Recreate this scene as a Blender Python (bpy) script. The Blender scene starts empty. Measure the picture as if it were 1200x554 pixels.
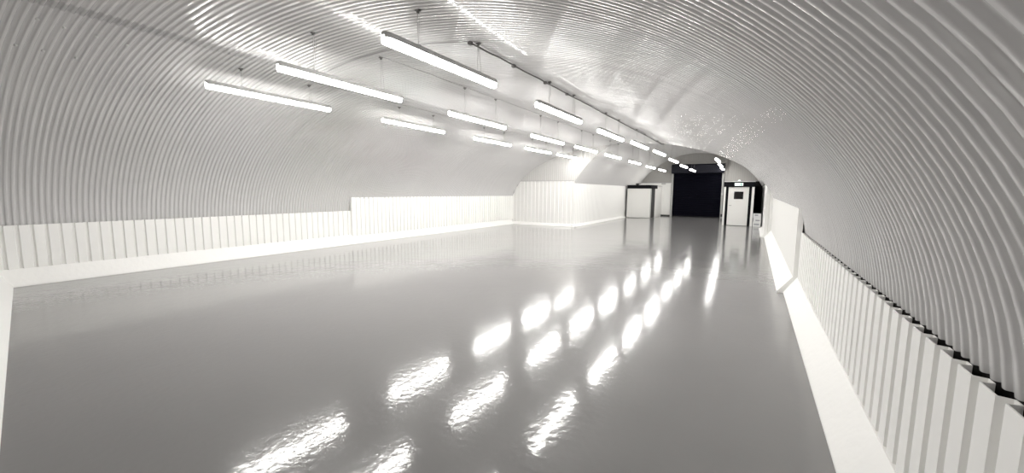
import bpy, math, random
from mathutils import Vector, Matrix
random.seed(4)
S = 1.6                      # metres per layout unit (camera height = 1 unit)
scene = bpy.context.scene
col = scene.collection
PI = math.pi

# ------------------------------------------------------------------ materials
def mat(name, color, rough=0.5, spec=0.5, metal=0.0, emit=None, strength=0.0,
        bump=None, coat=0.0, coat_rough=0.1, vary=0.0, vary_scale=3.0):
    m = bpy.data.materials.new(name); m.use_nodes = True
    nt = m.node_tree; n = nt.nodes; b = n['Principled BSDF']
    b.inputs['Base Color'].default_value = (*color, 1)
    b.inputs['Roughness'].default_value = rough
    b.inputs['Metallic'].default_value = metal
    b.inputs['Specular IOR Level'].default_value = spec
    b.inputs['Coat Weight'].default_value = coat
    b.inputs['Coat Roughness'].default_value = coat_rough
    if emit:
        b.inputs['Emission Color'].default_value = (*emit, 1)
        b.inputs['Emission Strength'].default_value = strength
    co = None
    if vary or bump:
        co = n.new('ShaderNodeTexCoord')
    if vary:
        t = n.new('ShaderNodeTexNoise'); t.inputs['Scale'].default_value = vary_scale
        t.inputs['Detail'].default_value = 4
        r = n.new('ShaderNodeMapRange')
        r.inputs['To Min'].default_value = 1 - vary; r.inputs['To Max'].default_value = 1 + vary
        mx = n.new('ShaderNodeMix'); mx.data_type = 'RGBA'; mx.blend_type = 'MULTIPLY'
        mx.inputs[0].default_value = 1
        mx.inputs[6].default_value = (*color, 1)
        nt.links.new(co.outputs['Object'], t.inputs['Vector'])
        nt.links.new(t.outputs['Fac'], r.inputs['Value'])
        nt.links.new(r.outputs['Result'], mx.inputs[7])
        nt.links.new(mx.outputs[2], b.inputs['Base Color'])
    if bump:
        prev = None
        for (scale, dist, detail) in bump:
            t = n.new('ShaderNodeTexNoise'); t.inputs['Scale'].default_value = scale
            t.inputs['Detail'].default_value = detail
            bp = n.new('ShaderNodeBump'); bp.inputs['Strength'].default_value = 1.0
            bp.inputs['Distance'].default_value = dist
            nt.links.new(co.outputs['Object'], t.inputs['Vector'])
            nt.links.new(t.outputs['Fac'], bp.inputs['Height'])
            if prev: nt.links.new(prev.outputs['Normal'], bp.inputs['Normal'])
            prev = bp
        nt.links.new(prev.outputs['Normal'], b.inputs['Normal'])
        nt.links.new(prev.outputs['Normal'], b.inputs['Coat Normal'])
    return m

M = {}
M['vault']   = mat('vault_paint', (0.60, 0.592, 0.59), 0.035, 1.0, bump=[(5.5, 0.0028, 2)], vary=0.03, vary_scale=1.5)
M['white']   = mat('white_cladding', (0.90, 0.895, 0.875), 0.40, 0.4)
M['kerb']    = mat('white_kerb_paint', (0.90, 0.895, 0.875), 0.45, 0.4, bump=[(14, 0.004, 3)])
M['floor']   = mat('grey_epoxy', (0.240, 0.235, 0.234), 0.15, 0.12, coat=0.5, coat_rough=0.07,
                   bump=[(1.3, 0.0035, 2), (5, 0.0016, 2), (20, 0.0009, 3)], vary=0.03, vary_scale=0.8)
M['dark']    = mat('painted_shade', (0.012, 0.011, 0.011), 0.9, 0.1)  # shade as a colour, for the cladding gaps and the end recess
M['black']   = mat('black_trim', (0.004, 0.004, 0.006), 0.5, 0.12)
M['shutter'] = mat('black_shutter', (0.002, 0.002, 0.006), 0.6, 0.06)
M['hood']    = mat('grey_hood', (0.022, 0.022, 0.03), 0.6, 0.12)
M['steel']   = mat('galvanised_steel', (0.42, 0.42, 0.43), 0.45, 0.5, metal=0.3)
M['housing'] = mat('grey_housing', (0.50, 0.50, 0.49), 0.5, 0.4)
M['lamp']    = mat('lit_diffuser', (0.9, 0.9, 0.9), 0.4, 0.3, emit=(1.0, 0.985, 0.95), strength=45.0)
M['lamp_low'] = mat('lit_diffuser_low', (0.9, 0.9, 0.9), 0.4, 0.3, emit=(1.0, 0.985, 0.95), strength=15.0)
for _m, _k in ((M['lamp'], 1.0), (M['lamp_low'], 0.5)):     # the fittings of the rear section run dimmer
    _nt = _m.node_tree; _g = _nt.nodes.new('ShaderNodeNewGeometry'); _x = _nt.nodes.new('ShaderNodeSeparateXYZ')
    _r = _nt.nodes.new('ShaderNodeMapRange')      # lamp lens: radiance differs between its sides and its underside
    _r.inputs['From Min'].default_value = 0.05; _r.inputs['From Max'].default_value = -0.9
    _r.inputs['To Min'].default_value = 66*_k; _r.inputs['To Max'].default_value = 34*_k
    _nt.links.new(_g.outputs['Normal'], _x.inputs[0]); _nt.links.new(_x.outputs['Z'], _r.inputs['Value'])
    _nt.links.new(_r.outputs['Result'], _nt.nodes['Principled BSDF'].inputs['Emission Strength'])
M['cable']   = mat('grey_cable', (0.16, 0.155, 0.15), 0.6, 0.3)
M['wire']    = mat('wire', (0.36, 0.355, 0.35), 0.5, 0.4)
M['door']    = mat('white_door', (0.88, 0.875, 0.85), 0.35, 0.4)
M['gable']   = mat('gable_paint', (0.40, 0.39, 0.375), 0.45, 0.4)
M['lunette'] = mat('lunette_paint', (0.66, 0.65, 0.635), 0.4, 0.4)
M['glass']   = mat('dark_glass', (0.008, 0.007, 0.008), 0.1, 0.5)
M['exit']    = mat('exit_face', (0.8, 0.9, 0.86), 0.4, 0.3, emit=(0.86, 0.97, 0.92), strength=1.0)
M['green']   = mat('exit_green', (0.10, 0.30, 0.20), 0.4, 0.3, emit=(0.2, 0.5, 0.35), strength=0.4)
M['paper']   = mat('white_carton', (0.80, 0.80, 0.80), 0.6, 0.2)
M['print']   = mat('grey_print', (0.38, 0.38, 0.42), 0.6, 0.2)
M['skirt']   = mat('dark_skirting', (0.06, 0.06, 0.06), 0.6, 0.2)

# ------------------------------------------------------------------ helpers
class MB:
    def __init__(self): self.v = []; self.f = []; self.sm = []
    def add(self, vs, fs, smooth=False):
        o = len(self.v); self.v += [tuple(v) for v in vs]
        for f in fs: self.f.append(tuple(i + o for i in f)); self.sm.append(smooth)
    def box(self, x0, x1, y0, y1, z0, z1):
        vs = [(x, y, z) for z in (z0, z1) for y in (y0, y1) for x in (x0, x1)]
        self.add(vs, [(0,2,3,1),(4,5,7,6),(0,1,5,4),(2,6,7,3),(0,4,6,2),(1,3,7,5)])
    def prism(self, poly, p0, p1):
        """poly: list of (a,b) -> p0(a,b), p1(a,b) end caps"""
        n = len(poly); vs = [p0(*q) for q in poly] + [p1(*q) for q in poly]
        fs = [tuple(range(n))[::-1], tuple(range(n, 2*n))] + [(i, (i+1) % n, n+(i+1) % n, n+i) for i in range(n)]
        self.add(vs, fs)
    def grid(self, rows, smooth=True, closed=False):
        m = len(rows[0]); vs = [p for r in rows for p in r]; fs = []
        for i in range(len(rows)-1):
            for j in range(m if closed else m-1):
                k = (j+1) % m
                fs.append((i*m+j, i*m+k, (i+1)*m+k, (i+1)*m+j))
        self.add(vs, fs, smooth)
    def tube(self, pts, r, n=8):
        pts = [Vector(p) for p in pts]; rows = []
        for i, p in enumerate(pts):
            t = (pts[min(i+1, len(pts)-1)] - pts[max(i-1, 0)]).normalized()
            up = Vector((0,0,1)) if abs(t.z) < .9 else Vector((1,0,0))
            a = t.cross(up).normalized(); b = t.cross(a)
            rows.append([tuple(p + (a*math.cos(2*PI*k/n) + b*math.sin(2*PI*k/n))*r) for k in range(n)])
        self.grid(rows, True, True)
        m = n; o = len(self.v)
        self.add(rows[0], [tuple(range(n))]); self.add(rows[-1], [tuple(range(n))[::-1]])
    def build(self, name, material, parent=None, kind=None, loc=(0,0,0), **props):
        me = bpy.data.meshes.new(name)
        me.from_pydata([(x*S, y*S, z*S) for x, y, z in self.v], [], self.f)
        me.polygons.foreach_set('use_smooth', self.sm)
        me.materials.append(material); me.update()
        o = bpy.data.objects.new(name, me); col.objects.link(o)
        o.location = [c*S for c in loc]
        if parent: o.parent = parent
        if kind: o['kind'] = kind
        for k, v in props.items(): o[k] = v
        return o

def empty(name, loc, **props):
    o = bpy.data.objects.new(name, None); col.objects.link(o)
    o.location = [c*S for c in loc]; o.empty_display_size = .1
    for k, v in props.items(): o[k] = v
    return o
def fixnormals(o):
    import bmesh
    bm = bmesh.new(); bm.from_mesh(o.data)
    bmesh.ops.remove_doubles(bm, verts=bm.verts, dist=1e-5)
    bmesh.ops.recalc_face_normals(bm, faces=bm.faces)
    bm.to_mesh(o.data); bm.free()
    return o

# ------------------------------------------------------------------ layout
XC, A, B, ZC, N = -3.005, 3.4654, 1.7609, 0.511, 2.078       # main vault cross-section
WL, WR = -6.4305, 0.4204                                    # cladding faces
KL, KR, HK = -6.3284, 0.3183, 0.1706                        # kerb foot, kerb height
YL, YE = 10.70, 18.10                                       # bulkhead, end wall
XF, XG = -4.38, 0.27                                        # side walls of the rear section
FXC, FR, FZ = -2.055, 2.67, -0.07                           # rear vault circle
def near_z(x):
    u = min(1.0, abs((x-XC)/A)); return ZC + B*(1-u**N)**(1/N)
def far_z(x):
    return FZ + math.sqrt(max(0, FR*FR-(x-FXC)**2))

# ------------------------------------------------------------------ vaults
def corrugated(profile, y0, y1, pitch, amp, per, seams=()):
    """profile: list of (x,z); ribs run round the arch, repeated along y"""
    n = len(profile); nor = []
    for i in range(n):
        a = profile[max(i-1,0)]; b = profile[min(i+1,n-1)]
        tx, tz = b[0]-a[0], b[1]-a[1]; l = math.hypot(tx, tz)
        nor.append((tz/l, -tx/l))
    # point inwards
    mid = n//2
    sg = -1 if nor[mid][1] > 0 else 1
    steps = int(round((y1-y0)/pitch*per)); rows = []
    off = []
    for i in range(n):
        o = 0
        for (i0, dd, run) in seams:
            if i0 <= i < i0+run: o += dd*(1-(i-i0)/run)
        off.append(o)
    rng = random.Random(7); jit = [[rng.uniform(-1, 1) for _ in range(4)] for _ in range(400)]
    for k in range(steps+1):
        y = y0 + (y1-y0)*k/steps
        ph = (y-y0)/pitch; q = int(math.floor(ph+.5)); j0, j1, j2, j3 = jit[q % len(jit)]
        d = amp*(1+.08*j0)*math.tanh(2.4*math.cos(2*PI*ph))/math.tanh(2.4) + .0005*j1 + .035*j2*(ph-q)*pitch
        rows.append([(profile[i][0]+sg*nor[i][0]*(d+off[i]), y, profile[i][1]+sg*nor[i][1]*(d+off[i])) for i in range(n)])
    mb = MB(); mb.grid(rows, True); return mb

def near_profile(n=110, zlow=0.617):
    pts = []
    for i in range(4000):
        t = PI*i/3999; c, s = math.cos(t), math.sin(t)
        pts.append((XC - A*math.copysign(abs(c)**(2/N), c), ZC + B*abs(s)**(2/N)))
    pts = [p for p in pts if p[1] >= zlow]
    L = [0]
    for a, b in zip(pts, pts[1:]): L.append(L[-1]+math.hypot(b[0]-a[0], b[1]-a[1]))
    out = []; j = 0
    for k in range(n):
        t = L[-1]*k/(n-1)
        while j < len(L)-2 and L[j+1] < t: j += 1
        f = (t-L[j])/max(1e-9, L[j+1]-L[j])
        out.append((pts[j][0]+(pts[j+1][0]-pts[j][0])*f, pts[j][1]+(pts[j+1][1]-pts[j][1])*f))
    return out
PITCH = 0.046
prof = near_profile()
# overlap seam of the sheets on the left haunch
def at_x(x): return min(range(len(prof)), key=lambda i: abs(prof[i][0]-x) + (0 if prof[i][1] > 1 else 9))
iA = at_x(-4.04)
# duplicate the profile point at each seam so the lap is a real step
def lap(p, idx):
    q = list(p); q.insert(idx, (p[idx][0]-0.0006, p[idx][1])); return q
prof = lap(prof, iA); iA += 1
ceil = corrugated(prof, -0.5, YL, PITCH, 0.0054, 14, seams=[(iA, 0.0034, 14)]).build('ceiling', M['vault'], kind='structure')
# bolts on the laps
for i, (x, y) in enumerate([(-4.75, .76), (-4.755, .895), (-4.76, 1.07), (-4.30, .80), (-4.33, .93), (-4.35, 1.10), (-4.37, 1.28)]):
    mb = MB(); z = near_z(x)
    ang = math.atan2(near_z(x+.01)-near_z(x-.01), .02)
    u = Vector((math.cos(ang), 0, math.sin(ang))); w = Vector((math.sin(ang), 0, -math.cos(ang))); p = Vector((x, y, z)) + w*0.004
    rows = []
    for (r, h) in ((0.011, 0), (0.011, .005), (.008, .009), (0.0005, .011)):
        rows.append([tuple(p + u*r*math.cos(k*PI/4) + Vector((0,1,0))*r*math.sin(k*PI/4) + w*h) for k in range(8)])
    mb.grid(rows, True, True); mb.build('bolt', M['housing'], ceil)

fprof = []
a0 = math.asin((XF-FXC)/FR); a1 = math.asin((XG-.01-FXC)/FR)
for i in range(70):
    t = a0+(a1-a0)*i/69; fprof.append((FXC+FR*math.sin(t), FZ+FR*math.cos(t)))
corrugated(fprof, YL, YE, PITCH, 0.004, 10).build('ceiling_rear', M['vault'], kind='structure')

# ------------------------------------------------------------------ cladding sheets
def rib_profile(s0, s1, pitch, flat=0.64, depth=0.022, bev=0.06):
    """plan profile of trapezoidal sheet: list of (s, d) with d = set-back"""
    pts = []; s = s0
    while s < s1-1e-6:
        for (q, d) in ((0, 0), (flat, 0), (flat+bev, depth), (1-bev, depth)):
            t = s+q*pitch
            if t <= s1: pts.append((t, d))
        s += pitch
    pts.append((s1, pts[-1][1]))
    return pts
def sheet_y(name, x, inward, y0, y1, zlo, zhi, material, pitch=0.100, depth=0.022, th=0.003, flat=0.64, **kw):
    """sheet standing along y; zlo/zhi may be functions of y"""
    f = (lambda v: v if callable(v) else (lambda _: v))
    zl, zh = f(zlo), f(zhi)
    fr = rib_profile(y0, y1, pitch, flat, depth)
    rows_b = [(x - inward*d, s, zl(s)) for s, d in fr]; rows_t = [(x - inward*d, s, zh(s)) for s, d in fr]
    bb = [(px - inward*th, s, z) for px, s, z in rows_b]; bt = [(px - inward*th, s, z) for px, s, z in rows_t]
    mb = MB(); mb.grid([rows_b, rows_t, bt, bb, rows_b], False)
    k = len(fr)-1
    for i in (0, k): mb.add([rows_b[i], rows_t[i], bt[i], bb[i]], [(0,1,2,3)])
    return mb.build(name, material, kind='structure', **kw)
def sheet_x(name, y, facing, x0, x1, zlo, zhi, material, pitch=0.100, depth=0.022, th=0.003, flat=0.64, sub=1, bev=.07, **kw):
    f = (lambda v: v if callable(v) else (lambda _: v))
    zl, zh = f(zlo), f(zhi)
    fr = rib_profile(x0, x1, pitch, flat, depth, bev)
    rb = []; rt = []
    for s, d in fr:
        a, b = zl(s), zh(s)
        if b < a: b = a
        rb.append((s, y - facing*d, a)); rt.append((s, y - facing*d, b))
    bb = [(a, b - facing*th, c) for a, b, c in rb]; bt = [(a, b - facing*th, c) for a, b, c in rt]
    mb = MB(); mb.grid([rb, rt, bt, bb, rb], False)
    return mb.build(name, material, kind='structure', **kw)

def near_wall_y(x): return 0.80 - 0.148*(x+6.33)
ZLO, ZHI = 0.62, 0.862
sheet_y('wall_left', WL, 1, 0.60, 4.86, HK-.02, ZLO, M['white'])
sheet_y('wall_left_tall', WL+.038, 1, 4.865, YL, HK-.03, ZHI+.006, M['white'])
sheet_y('wall_right', WR, -1, -0.40, 4.84, HK-.02, ZLO, M['white'])
sheet_y('wall_right_tall', WR-.036, -1, 4.80, YL, HK-.03, lambda s: ZHI-.008+.045*(s-4.8)/(YL-4.8), M['white'])
mb = MB(); mb.box(WR-.036, WR+.010, 4.790, 4.800, .10, ZHI-.008)
mb.build('trim_3', M['white'], kind='structure')
mb = MB(); mb.box(WL-.01, WL+.038, 4.855, 4.865, .10, ZHI+.006)
mb.build('trim_4', M['white'], kind='structure')
# shade of the gap behind the sheets, put in as near-black boards
for nm, x in (('wall_left_gap_shade', XC-A-.004), ('wall_right_gap_shade', XC+A+.004)):
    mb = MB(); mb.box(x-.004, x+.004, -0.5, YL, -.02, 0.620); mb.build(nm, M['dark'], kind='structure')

# bulkhead between the wide front section and the narrower rear section
sheet_x('wall_return', YL, -1, WL-.03, XF+.004, 0, lambda s: min(1.315, near_z(s)), M['white'], pitch=.128, depth=.014, flat=.56)
sheet_x('wall_bulkhead', YL+.012, -1, WL+.02, -3.15, lambda s: 1.315 if s < XF else far_z(s), lambda s: near_z(s)+.01, M['lunette'], pitch=.064, depth=.008, flat=.56)
mb = MB(); mb.box(WL+.14, XF+.006, YL-.006, YL+.016, 1.305, 1.322); mb.build('trim_1', M['housing'], kind='structure')
sheet_x('wall_bulkhead_right', YL, -1, XG-.03, XC+A+.02, 0, lambda s: near_z(s)+.01, M['white'], pitch=.092)
sheet_x('wall_bulkhead_top', YL+.012, 1, -3.25, XG+.03, lambda s: min(near_z(s)-.004, far_z(s)), lambda s: far_z(s)+.01, M['vault'], pitch=.064, depth=.004)
# rear side walls
sheet_y('wall_alcove_left', XF, 1, YL, YE, 0, 1.305, M['white'], depth=.008)
sheet_y('wall_alcove_right', XG, -1, YL, YE, 0, far_z(XG-.01)+.02, M['white'], depth=.008)
# near end wall, just behind the camera, slightly skewed
xs = [WL-.06+(XC+A-WL+.10)*i/60 for i in range(61)]
mb = MB()
r0 = [(x, near_wall_y(x)-.11, 0) for x in xs]; r1 = [(x, near_wall_y(x)-.11, near_z(x)+.02) for x in xs]
r2 = [(x, near_wall_y(x)-.15, near_z(x)+.02) for x in xs]; r3 = [(x, near_wall_y(x)-.15, 0) for x in xs]
mb.grid([r0, r1, r2, r3, r0], False); mb.build('wall_near', M['vault'], kind='structure')

# ------------------------------------------------------------------ floor and kerbs
mb = MB(); mb.box(-6.7, .8, -0.7, YE+.4, -.06, 0)
mb.build('floor', M['floor'], kind='structure')
def kerb_y(name, xfoot, xwall, y0, y1, h=HK):
    sg = 1 if xwall > xfoot else -1
    poly = [(xfoot, 0), (xfoot, .012), (xwall-sg*.012, h-.012), (xwall-sg*.004, h), (xwall+sg*.035, h), (xwall+sg*.035, 0)]
    mb = MB(); mb.prism(poly, lambda a, b: (a, y0, b), lambda a, b: (a, y1, b))
    return fixnormals(mb.build(name, M['kerb'], kind='structure'))
kerb_y('baseboard_left', KL, WL, 0.66, YL-.06)
kerb_y('baseboard_right', KR, WR, -0.30, 4.80)
kerb_y('baseboard_right_tall', .262, WR-.036, 4.80, YL+.0)
kerb_y('baseboard_right_rear', .185, XG+.12, YL-.03, 13.3)
kerb_y('baseboard_alcove', XF+.075, XF, YL-.09, 15.95, .075)
poly = [(0, 0), (0, .012), (.075, .07), (.11, .075), (.11, 0)]
mb = MB(); mb.prism(poly, lambda a, b: (KL-.03, YL-.10+a, b), lambda a, b: (XF+.075, YL-.10+a, b))
fixnormals(mb.build('baseboard_return', M['kerb'], kind='structure'))
mb = MB(); poly = [(0, 0), (0, .012), (.10, HK), (.13, HK), (.13, 0)]
mb.prism(poly, lambda a, b: (WL, near_wall_y(WL)-a, b), lambda a, b: (WR, near_wall_y(WR)-a, b))
fixnormals(mb.build('baseboard_near', M['kerb'], kind='structure'))

# ------------------------------------------------------------------ end wall
SX0, SX1, SZ1 = -2.955, -1.095, 2.21
sheet_x('wall_end_left', YE, -1, XF-.02, SX0-.05, 0, 1.415, M['white'], pitch=.11, depth=.008)
sheet_x('wall_end_left_upper', YE+.012, -1, XF-.02, SX0-.05, 1.405, lambda s: far_z(s)+.01, M['gable'], pitch=.064, depth=.006)
sheet_x('wall_end_middle', YE+.012, -1, SX0-.05, SX1+.05, SZ1-.02, lambda s: far_z(s)+.01, M['gable'], pitch=.064, depth=.006)
sheet_x('wall_end_right', YE+.012, -1, SX1+.05, XG+.02, lambda s: 1.45 if s > -.10 else 0, lambda s: far_z(s)+.01, M['gable'], pitch=.075, depth=.010)
mb = MB(); mb.box(-.10, XG+.02, YE, YE+.02, 0, 1.45); mb.build('wall_end_shade', M['dark'], kind='structure')  # shadowed gap beside the right lobby, painted as a near-black panel
mb = MB(); mb.box(XF, SX0-.09, YE-.03, YE-.001, 1.40, 1.425); mb.build('trim_2', M['steel'], kind='structure')
mb = MB(); mb.box(-3.38, SX0-.06, YE-.05, YE, 0, .055); mb.build('baseboard_end', M['skirt'], kind='structure')

# roller shutter
d3 = empty('door_3', ((SX0+SX1)/2, YE, 0), kind='structure')
def rel(o, c):  # parts are modelled in world units: shift under the parent
    o.parent = c; o.matrix_parent_inverse = Matrix.Translation(-c.location)
    return o
mb = MB(); rows = []
nsl = 24; zt = 1.80
for i in range(nsl):
    for (q, d) in ((0.0, .012), (.12, 0), (.5, -.006), (.88, 0)):
        z = .03+(zt-.03)*(i+q)/nsl
        rows.append([(SX0+.02, YE-.02+d, z), (SX1-.02, YE-.02+d, z)])
mb.grid(rows, False)
rel(mb.build('shutter_curtain', M['shutter']), d3)
mb = MB(); mb.box(SX0+.02, SX1-.02, YE-.04, YE-.005, 0, .04); rel(mb.build('bottom_bar', M['black']), d3)
for x0, x1 in ((SX0-.06, SX0+.03), (SX1-.03, SX1+.05)):
    mb = MB()
    mb.box(x0, x1, YE-.06, YE-.045, 0, 2.02); mb.box(x0, x0+.012, YE-.06, YE+.01, 0, 2.02); mb.box(x1-.012, x1, YE-.06, YE+.01, 0, 2.02)
    rel(mb.build('guide_rail', M['housing']), d3)
mb = MB(); hx0, hx1 = SX0-.05, SX1+.04
poly = [(YE-.02, 1.79), (YE-.15, 1.79), (YE-.20, 1.85), (YE-.20, 2.10), (YE-.15, 2.16), (YE-.02, 2.16)]
mb.prism(poly, lambda a, b: (hx0, a, b), lambda a, b: (hx1, a, b)); rel(fixnormals(mb.build('shutter_hood', M['hood'])), d3)
mb = MB(); mb.box(hx0-.04, hx1+.04, YE-.10, YE, 2.165, 2.23); rel(mb.build('lintel', M['gable']), d3)

# left lobby: white panelled front, black fascia round the corner
LX0, LX1, LY0, LY1 = -4.29, -3.375, 16.0, 17.05
d1 = empty('door_1', ((LX0+LX1)/2, LY0, 0), kind='structure')
mb = MB(); mb.box(LX0, LX1-.03, LY0, LY0+.03, .015, 1.145); rel(mb.build('front_panel', M['door']), d1)
mb = MB(); mb.box(LX1-.03, LX1, LY0, LY0+.04, 0, 1.145); rel(mb.build('corner_trim', M['housing']), d1)
mb = MB(); mb.box(LX0-.01, LX1-.004, LY0-.01, LY0+.03, 1.145, 1.282); mb.box(LX1-.03, LX1+.012, LY0+.02, LY1, 1.145, 1.282)
rel(mb.build('fascia', M['black']), d1)
mb = MB(); mb.box(LX1-.02, LX1-.005, LY0+.04, 16.70, .01, 1.145); rel(mb.build('side_door', M['skirt']), d1)
mb = MB(); mb.box(LX1-.05, LX1+.004, 16.70, LY1, 0, 1.145); rel(mb.build('post', M['door']), d1)
mb = MB(); mb.box(LX1-.04, LX1-.01, LY1, YE-.03, 0, 1.27); rel(mb.build('side_panel', M['door']), d1)
mb = MB(); mb.box(LX0, LX1-.01, LY0+.03, YE-.03, 1.25, 1.275); rel(mb.build('roof_panel', M['door']), d1)

# right lobby: white door with a small dark window under a black fascia
RX0, RX1, RY0 = -.80, .012, 14.06
d2 = empty('door_2', ((RX0+RX1)/2, RY0, 0), kind='structure')
for x0, x1 in ((RX0, -.745), (-.055, RX1)):
    mb = MB(); mb.box(x0, x1, RY0, RY0+.08, 0, 1.185); rel(mb.build('post', M['door']), d2)
for x0, x1 in ((-.745, -.675), (-.128, -.055)):
    mb = MB(); mb.box(x0, x1, RY0+.012, RY0+.07, 0, 1.185); mb.box(x0+.015, x1-.015, RY0+.006, RY0+.014, 0, 1.185)
    rel(mb.build('door_jamb', M['black']), d2)
leaf = MB(); wx0, wx1, wz0, wz1 = -.505, -.285, .83, 1.03
yy0, yy1 = RY0+.02, RY0+.05
leaf.box(-.675, wx0, yy0, yy1, .012, 1.18); leaf.box(wx1, -.128, yy0, yy1, .012, 1.18)
leaf.box(wx0, wx1, yy0, yy1, .012, wz0); leaf.box(wx0, wx1, yy0, yy1, wz1, 1.18)
lf = rel(leaf.build('door_leaf', M['door']), d2)
def relchild(o, parent):
    o.parent = parent; o.matrix_parent_inverse = Matrix.Translation(-(d2.location)); return o
mb = MB(); mb.box(wx0, wx1, yy0+.01, yy0+.02, wz0, wz1)
o = mb.build('window_pane', M['glass']); o.parent = lf
mb = MB(); e = .014
for bx in ((wx0-e, wx1+e, wz0-e, wz0), (wx0-e, wx1+e, wz1, wz1+e), (wx0-e, wx0, wz0, wz1), (wx1, wx1+e, wz0, wz1)):
    mb.box(bx[0], bx[1], yy0-.005, yy0+.003, bx[2], bx[3])
o = mb.build('window_bead', M['black']); o.parent = lf
mb = MB(); mb.tube([(-.63, yy0-.002, .62), (-.63, yy0-.025, .62), (-.57, yy0-.025, .62)], .007); o = mb.build('door_handle', M['steel']); o.parent = lf
mb = MB(); mb.box(RX0-.004, RX1+.004, RY0-.015, RY0+.09, 1.185, 1.338); rel(mb.build('fascia', M['black']), d2)
mb = MB(); mb.box(RX0-.01, RX1+.01, RY0-.02, RY0+.10, 1.338, 1.352); rel(mb.build('top_trim', M['door']), d2)
for x0, x1 in ((RX0, RX0+.025), (-.035, -.010)):
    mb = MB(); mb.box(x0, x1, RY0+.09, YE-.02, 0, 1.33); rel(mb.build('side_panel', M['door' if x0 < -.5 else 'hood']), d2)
mb = MB(); mb.box(RX0, RX1-.02, RY0+.10, YE-.02, 1.315, 1.336); rel(mb.build('roof_panel', M['door']), d2)

# ------------------------------------------------------------------ small things at the far end
ex = empty('exit_sign', (-.405, RY0-.017, 1.262), label='pale lit exit sign on the black fascia over the windowed door', category='sign')
mb = MB(); mb.box(-.115, .115, -.018, 0, -.042, .042); mb.build('sign_box', M['housing'], ex)
mb = MB(); mb.box(-.108, .108, -.022, -.0175, -.036, .036); fc = mb.build('sign_face', M['exit'], ex)
mb = MB(); y0, y1 = -.0245, -.0222
# arrow, running figure and doorway pictogram
def plate(name, pts, parent):
    n = len(pts); q = MB(); q.prism(pts, lambda a, b: (a, y0, b), lambda a, b: (a, y1, b)); fixnormals(q.build(name, M['green'], parent))
plate('arrow_mark', [(-.100, 0), (-.078, .020), (-.078, .006), (-.050, .006), (-.050, -.006), (-.078, -.006), (-.078, -.020)], fc)
plate('figure_mark', [(-.002, .028), (.008, .028), (.010, .018), (.022, .006), (.018, .001), (.008, .008), (.004, -.004), (.014, -.013), (.011, -.030), (.004, -.030), (.006, -.016), (-.006, -.008), (-.012, -.022), (-.026, -.022), (-.026, -.016), (-.016, -.016), (-.008, .002), (-.014, .002), (-.016, .010), (-.004, .016)], fc)
plate('doorway_mark', [(.045, -.028), (.085, -.028), (.085, .028), (.045, .028)], fc)

em = empty('emergency_light', (-.405, RY0-.01, 1.352), label='small lit lamp on top of the fascia above the exit sign', category='lamp')
mb = MB(); mb.box(-.05, .05, -.01, .04, 0, .018); mb.build('base', M['housing'], em)
mb = MB(); rows = [[(.035*math.cos(t)*c, .015+.02*math.sin(t)*c, .018+.026*h) for t in [2*PI*k/12 for k in range(12)]] for c, h in ((1, 0), (.95, .4), (.7, .8), (.05, 1))]
mb.grid(rows, True, True); mb.build('lens', M['exit'], em)

cz = 0
LAB = ['bottom white printed carton on the floor beside the windowed door',
       'middle white printed carton in the stack beside the windowed door',
       'topmost white printed carton of the stack beside the windowed door']
for i, (dx, w, h) in enumerate(((0, .205, .135), (.004, .20, .13), (-.003, .203, .125))):
    bx = empty('carton', (.128+dx, 13.98, cz), label=LAB[i], category='box', group='white cartons stacked by the end door')
    mb = MB(); mb.box(-w/2, w/2, 0, .20, 0, h); mb.build('box_body', M['paper'], bx)
    mb = MB(); x0 = (-.36, -.20, -.30)[i]; x1 = (.30, .36, .12)[i]; z0 = (.42, .30, .50)[i]; mb.box(w*x0, w*x1, -.0015, 0, h*z0, h*(z0+.26))
    mb.build('printed_label', M['print'], bx)
    mb = MB(); mb.box(-w/2, w/2, -.001, .201, h-.006, h+.0005); mb.build('lid', M['paper'], bx)
    cz += h+.001

cam_ = empty('projector_unit', (-3.98, 16.30, 1.276), label='small dark device on the roof of the left white lobby', category='device')
mb = MB(); mb.box(-.035, .035, -.06, .06, 0, .016); mb.build('mount', M['black'], cam_)
mb = MB(); mb.box(-.05, .05, -.05, .05, .016, .075); mb.tube([(.0, -.05, .045), (.03, -.10, .04)], .022, 10); mb.build('body', M['skirt'], cam_)
bl = empty('bulkhead_lamp', (-3.32, YE-.032, 1.375), label='small grey fitting on the end wall left of the black shutter', category='lamp')
mb = MB(); mb.box(-.085, .085, -.02, .0, -.03, .015); mb.build('body', M['steel'], bl)
mb = MB(); mb.box(-.075, .075, -.035, -.02, -.024, .008); mb.build('cover', M['housing'], bl)
sw = empty('shutter_switch', (SX1+.01, YE-.06, .96), label='small white control switch on the right shutter guide', category='switch')
mb = MB(); mb.box(-.028, .028, -.02, 0, -.045, .045); mb.build('switch_box', M['door'], sw)
for z in (-.02, .015):
    mb = MB(); mb.box(-.010, .010, -.026, -.02, z, z+.014); mb.build('button', M['skirt'], sw)
sk = empty('floor_socket', (SX1+.035, YE-.06, .05), label='small dark box low on the wall at the shutter foot', category='box')
mb = MB(); mb.box(-.03, .03, -.025, 0, 0, .11); mb.build('body', M['black'], sk)
mb = MB(); mb.box(-.022, .022, -.029, -.025, .02, .09); mb.build('cover', M['skirt'], sk)

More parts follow.
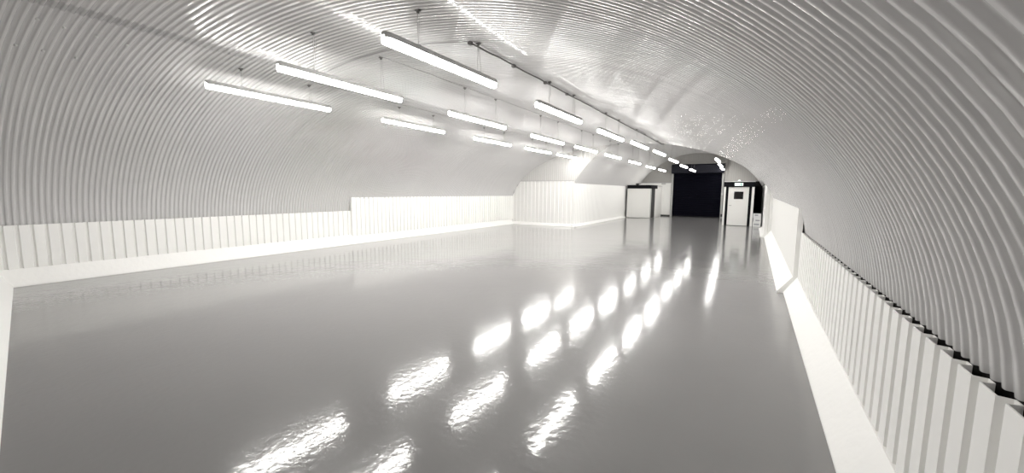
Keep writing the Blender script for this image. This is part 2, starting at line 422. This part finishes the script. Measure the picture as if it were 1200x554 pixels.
# ------------------------------------------------------------------ batten lights
LLEN, LW_, ZB = 1.247, 0.036, 1.915     # length, half width, underside height
def lamp_meshes():
    L = LLEN; w = LW_
    def outline(w, L, z, k=8):
        p = []
        for i in range(k+1):
            t = PI*i/k; p.append((w*math.cos(t), L-w+w*math.sin(t), z))
        for i in range(k+1):
            t = PI+PI*i/k; p.append((w*math.cos(t), w+w*math.sin(t), z))
        return p
    dif = MB()
    rows = [outline(w*.98, L, .030), outline(w*.98, L, .012), outline(w*.93, L-.001, -.001), outline(w*.78, L-.003, -.012), outline(w*.50, L-.008, -.018), outline(w*.2, L-.014, -.020)]
    dif.grid(rows, True, True); n = len(rows[0])
    dif.add(rows[-1], [tuple(range(n))[::-1]], True)
    hs = MB()
    rows = [outline(w*.99, L, .028), outline(w*1.00, L+.001, .015), outline(w*1.18, L+.005, .014), outline(w*1.18, L+.005, .020), outline(w*1.06, L+.003, .034), outline(w*.90, L, .047), outline(w*.80, L-.01, .052)]
    hs.grid(rows, True, True); hs.add(rows[0], [tuple(range(n))[::-1]]); hs.add(rows[-1], [tuple(range(n))])
    return dif, hs
dif, hs = lamp_meshes()
def suspension(x, y, kind, zc):
    """wires from the lamp back (z=0.052 local) up to the ceiling height zc (local)"""
    a, b = MB(), MB()
    if kind == 0:
        a.tube([(0, y, .05), (0, y, zc)], .0024, 6)
        b.tube([(.014, y+.004, zc-.004), (.013, y+.004, zc-(zc-.05)*.62)], .0015, 6)
    else:
        a.tube([(-.010, y, .05), (-.003, y, zc)], .0019, 6)
        b.tube([(.012, y+.02, .05), (.004, y, zc)], .0019, 6)
    h = MB(); q = [(-.017, -.004), (.017, -.004), (.017, .004), (-.017, .004)]
    h.grid([[(px*k, y+py*3.4*k, z) for px, py in q] for k, z in ((.45, zc-.020), (.45, zc-.007), (1, zc-.006), (1, zc+.003))], False, True)
    h.add([(px*.45, y+py*3.4*.45, zc-.020) for px, py in q], [(0,1,2,3)])
    c = MB(); c.box(-.018, .018, y-.012, y+.012, .048, .062)
    return a, b, h, c
ROWS = [('left', -4.298, [1.775, 3.79, 5.84, 7.71, 9.36], [1.925]*5),
        ('middle', -3.139, [1.775, 3.77, 5.83, 7.70, 9.62, 11.80, 14.00, 16.05], [1.91, 1.905, 1.895, 1.90, 1.90, 1.885, 1.865, 1.86]),
        ('right', -2.006, [1.79, 3.82, 5.79, 7.66, 9.62, 11.60, 13.55, 15.75], [1.915, 1.90, 1.89, 1.92, 1.935, 1.885, 1.84, 1.82]),
        ('far', None, [12.45, 14.75, 16.75], [1.92, 1.915, 1.91])]
FARX = [-.95, -1.03, -1.09]
ORD = ['nearest', 'second', 'third', 'fourth', 'fifth', 'sixth', 'seventh', 'farthest']
first = None; first_rear = None
for row, X, ys, zs in ROWS:
    for i, y in enumerate(ys):
        x = FARX[i] if X is None else X
        dimmed = y > 10.7 or (row == 'left' and i == 4)
        word = ORD[i] if i < len(ys)-1 else 'farthest'
        if row == 'far':
            word = ['nearest', 'middle', 'farthest'][i]
            lab = 'lit white batten light, %s of the three above the windowed door' % word
            grp = 'batten lights near the end door'
        else:
            side = {'left': 'left-hand', 'middle': 'middle', 'right': 'right-hand'}[row]
            lab = 'lit white batten light hanging %s from the camera in the %s long row' % (word, side)
            if word == 'farthest': lab = 'lit white batten light at the far end of the %s long row' % side
            if word == 'nearest': lab = 'lit white batten light nearest the camera in the %s long row' % side
            grp = 'batten lights of the %s row' % side
        L = empty('batten_light', (x, y, zs[i]), label=lab, category='light', group=grp)
        if first is None:
            o1 = dif.build('diffuser', M['lamp'], L); o2 = hs.build('housing', M['housing'], L)
            first = (o1, o2)
        else:
            for o in (first_rear if (first_rear and dimmed) else first):
                c = o.copy(); col.objects.link(c); c.parent = L
                if dimmed and first_rear is None and o is first[0]:
                    c.data = o.data.copy(); c.data.materials[0] = M['lamp_low']; first_rear = [c, first[1]]
        for k, t in ((0, .245), (1, .80)):
            yy = y+t*LLEN
            top = (near_z(x)-.008 if yy < YL else far_z(x)-.006) - zs[i]
            a, b, h, c = suspension(x, t*LLEN, k, top)
            wo = a.build('suspension_wire', M['wire'], L); b.build('suspension_wire', M['wire'], L)
            h.build('ceiling_hook', M['cable'], wo); c.build('wire_clamp', M['steel'], wo)

# ------------------------------------------------------------------ wiring on the ceiling
def conduit(x, y0, y1, r, label):
    mb = MB(); n = max(2, int((y1-y0)/.15)); pts = []
    for k in range(n+1):
        y = y0+(y1-y0)*k/n
        pts.append((x+random.uniform(-.006, .006), y, near_z(x)-.009-r+random.uniform(-.003, .001)))
    mb.tube(pts, r, 8)
    o = mb.build('lighting_cable', M['cable'] if r > .005 else M['wire'], label=label, category='cable', group='lighting cables along the vault')
    return o
conduit(-2.046, 2.72, YL-.02, .0072, 'dark cable clipped along the ceiling above the right-hand lights')
conduit(-3.10, 2.72, YL-.02, .0036, 'thin grey cable along the ceiling above the middle lights')
conduit(-4.19, 2.72, YL-.02, .0036, 'thin grey cable along the ceiling above the left-hand lights')
mb = MB(); pts = []
for k in range(41):
    x = -4.18+(-2.055+4.18)*k/40
    pts.append((x, 2.72-.06*math.sin(PI*k/40), near_z(x)-.013))
mb.tube(pts, .004, 8)
mb.build('lighting_cable', M['wire'], label='grey cable arching across the ceiling between the three light rows', category='cable')
JL = ['small dark junction box where the right-hand ceiling cable begins', 'small dark junction box on the right-hand ceiling cable, second from the camera',
      'small dark junction box on the right-hand ceiling cable, third from the camera', 'small dark junction box on the right-hand ceiling cable, fourth from the camera']
for i, y in enumerate((2.735, 3.42, 4.10, 4.70)):
    jb = empty('junction_box', (-2.048, y, near_z(-2.048)-.006), label=JL[i], category='junction box', group='junction boxes on the ceiling cable')
    mb = MB(); mb.box(-.015, .015, -.018, .018, -.024, -.003); mb.build('body', M['cable'], jb)
    mb = MB(); mb.box(-.013, .013, -.016, .016, -.029, -.024); mb.build('cover', M['cable'], jb)

# ------------------------------------------------------------------ world, camera, colour
w = bpy.data.worlds.new('World'); scene.world = w; w.use_nodes = True
w.node_tree.nodes['Background'].inputs[0].default_value = (0.02, 0.02, 0.02, 1)
w.node_tree.nodes['Background'].inputs[1].default_value = 0.2

yaw, pitch, roll, fpx = 0.5404, 0.1122, 0.0073, 468.9
cy, sy, cp, sp, cr, sr = math.cos(yaw), math.sin(yaw), math.cos(pitch), math.sin(pitch), math.cos(roll), math.sin(roll)
F = Vector((-sy*cp, cy*cp, -sp)); Rt = Vector((cy, sy, 0)); U = Rt.cross(F)
R2 = cr*Rt+sr*U; U2 = -sr*Rt+cr*U
cd = bpy.data.cameras.new('camera'); cam = bpy.data.objects.new('camera', cd); col.objects.link(cam)
cd.sensor_fit = 'HORIZONTAL'; cd.sensor_width = 36; cd.lens = fpx/1200*36; cd.clip_start = .02; cd.clip_end = 200
m = Matrix.Identity(4)
for i in range(3):
    m[i][0] = R2[i]; m[i][1] = U2[i]; m[i][2] = -F[i]
m.translation = Vector((0, 0, S)); cam.matrix_world = m
scene.camera = cam
vs = scene.view_settings
vs.view_transform = 'Standard'; vs.look = 'None'; vs.gamma = 1; vs.use_curve_mapping = False
vs.exposure = 0.55
scene.cycles.use_denoising = True
scene.cycles.max_bounces = 10; scene.cycles.diffuse_bounces = 6; scene.cycles.glossy_bounces = 4
scene.cycles.sample_clamp_indirect = 4; scene.cycles.sample_clamp_direct = 20
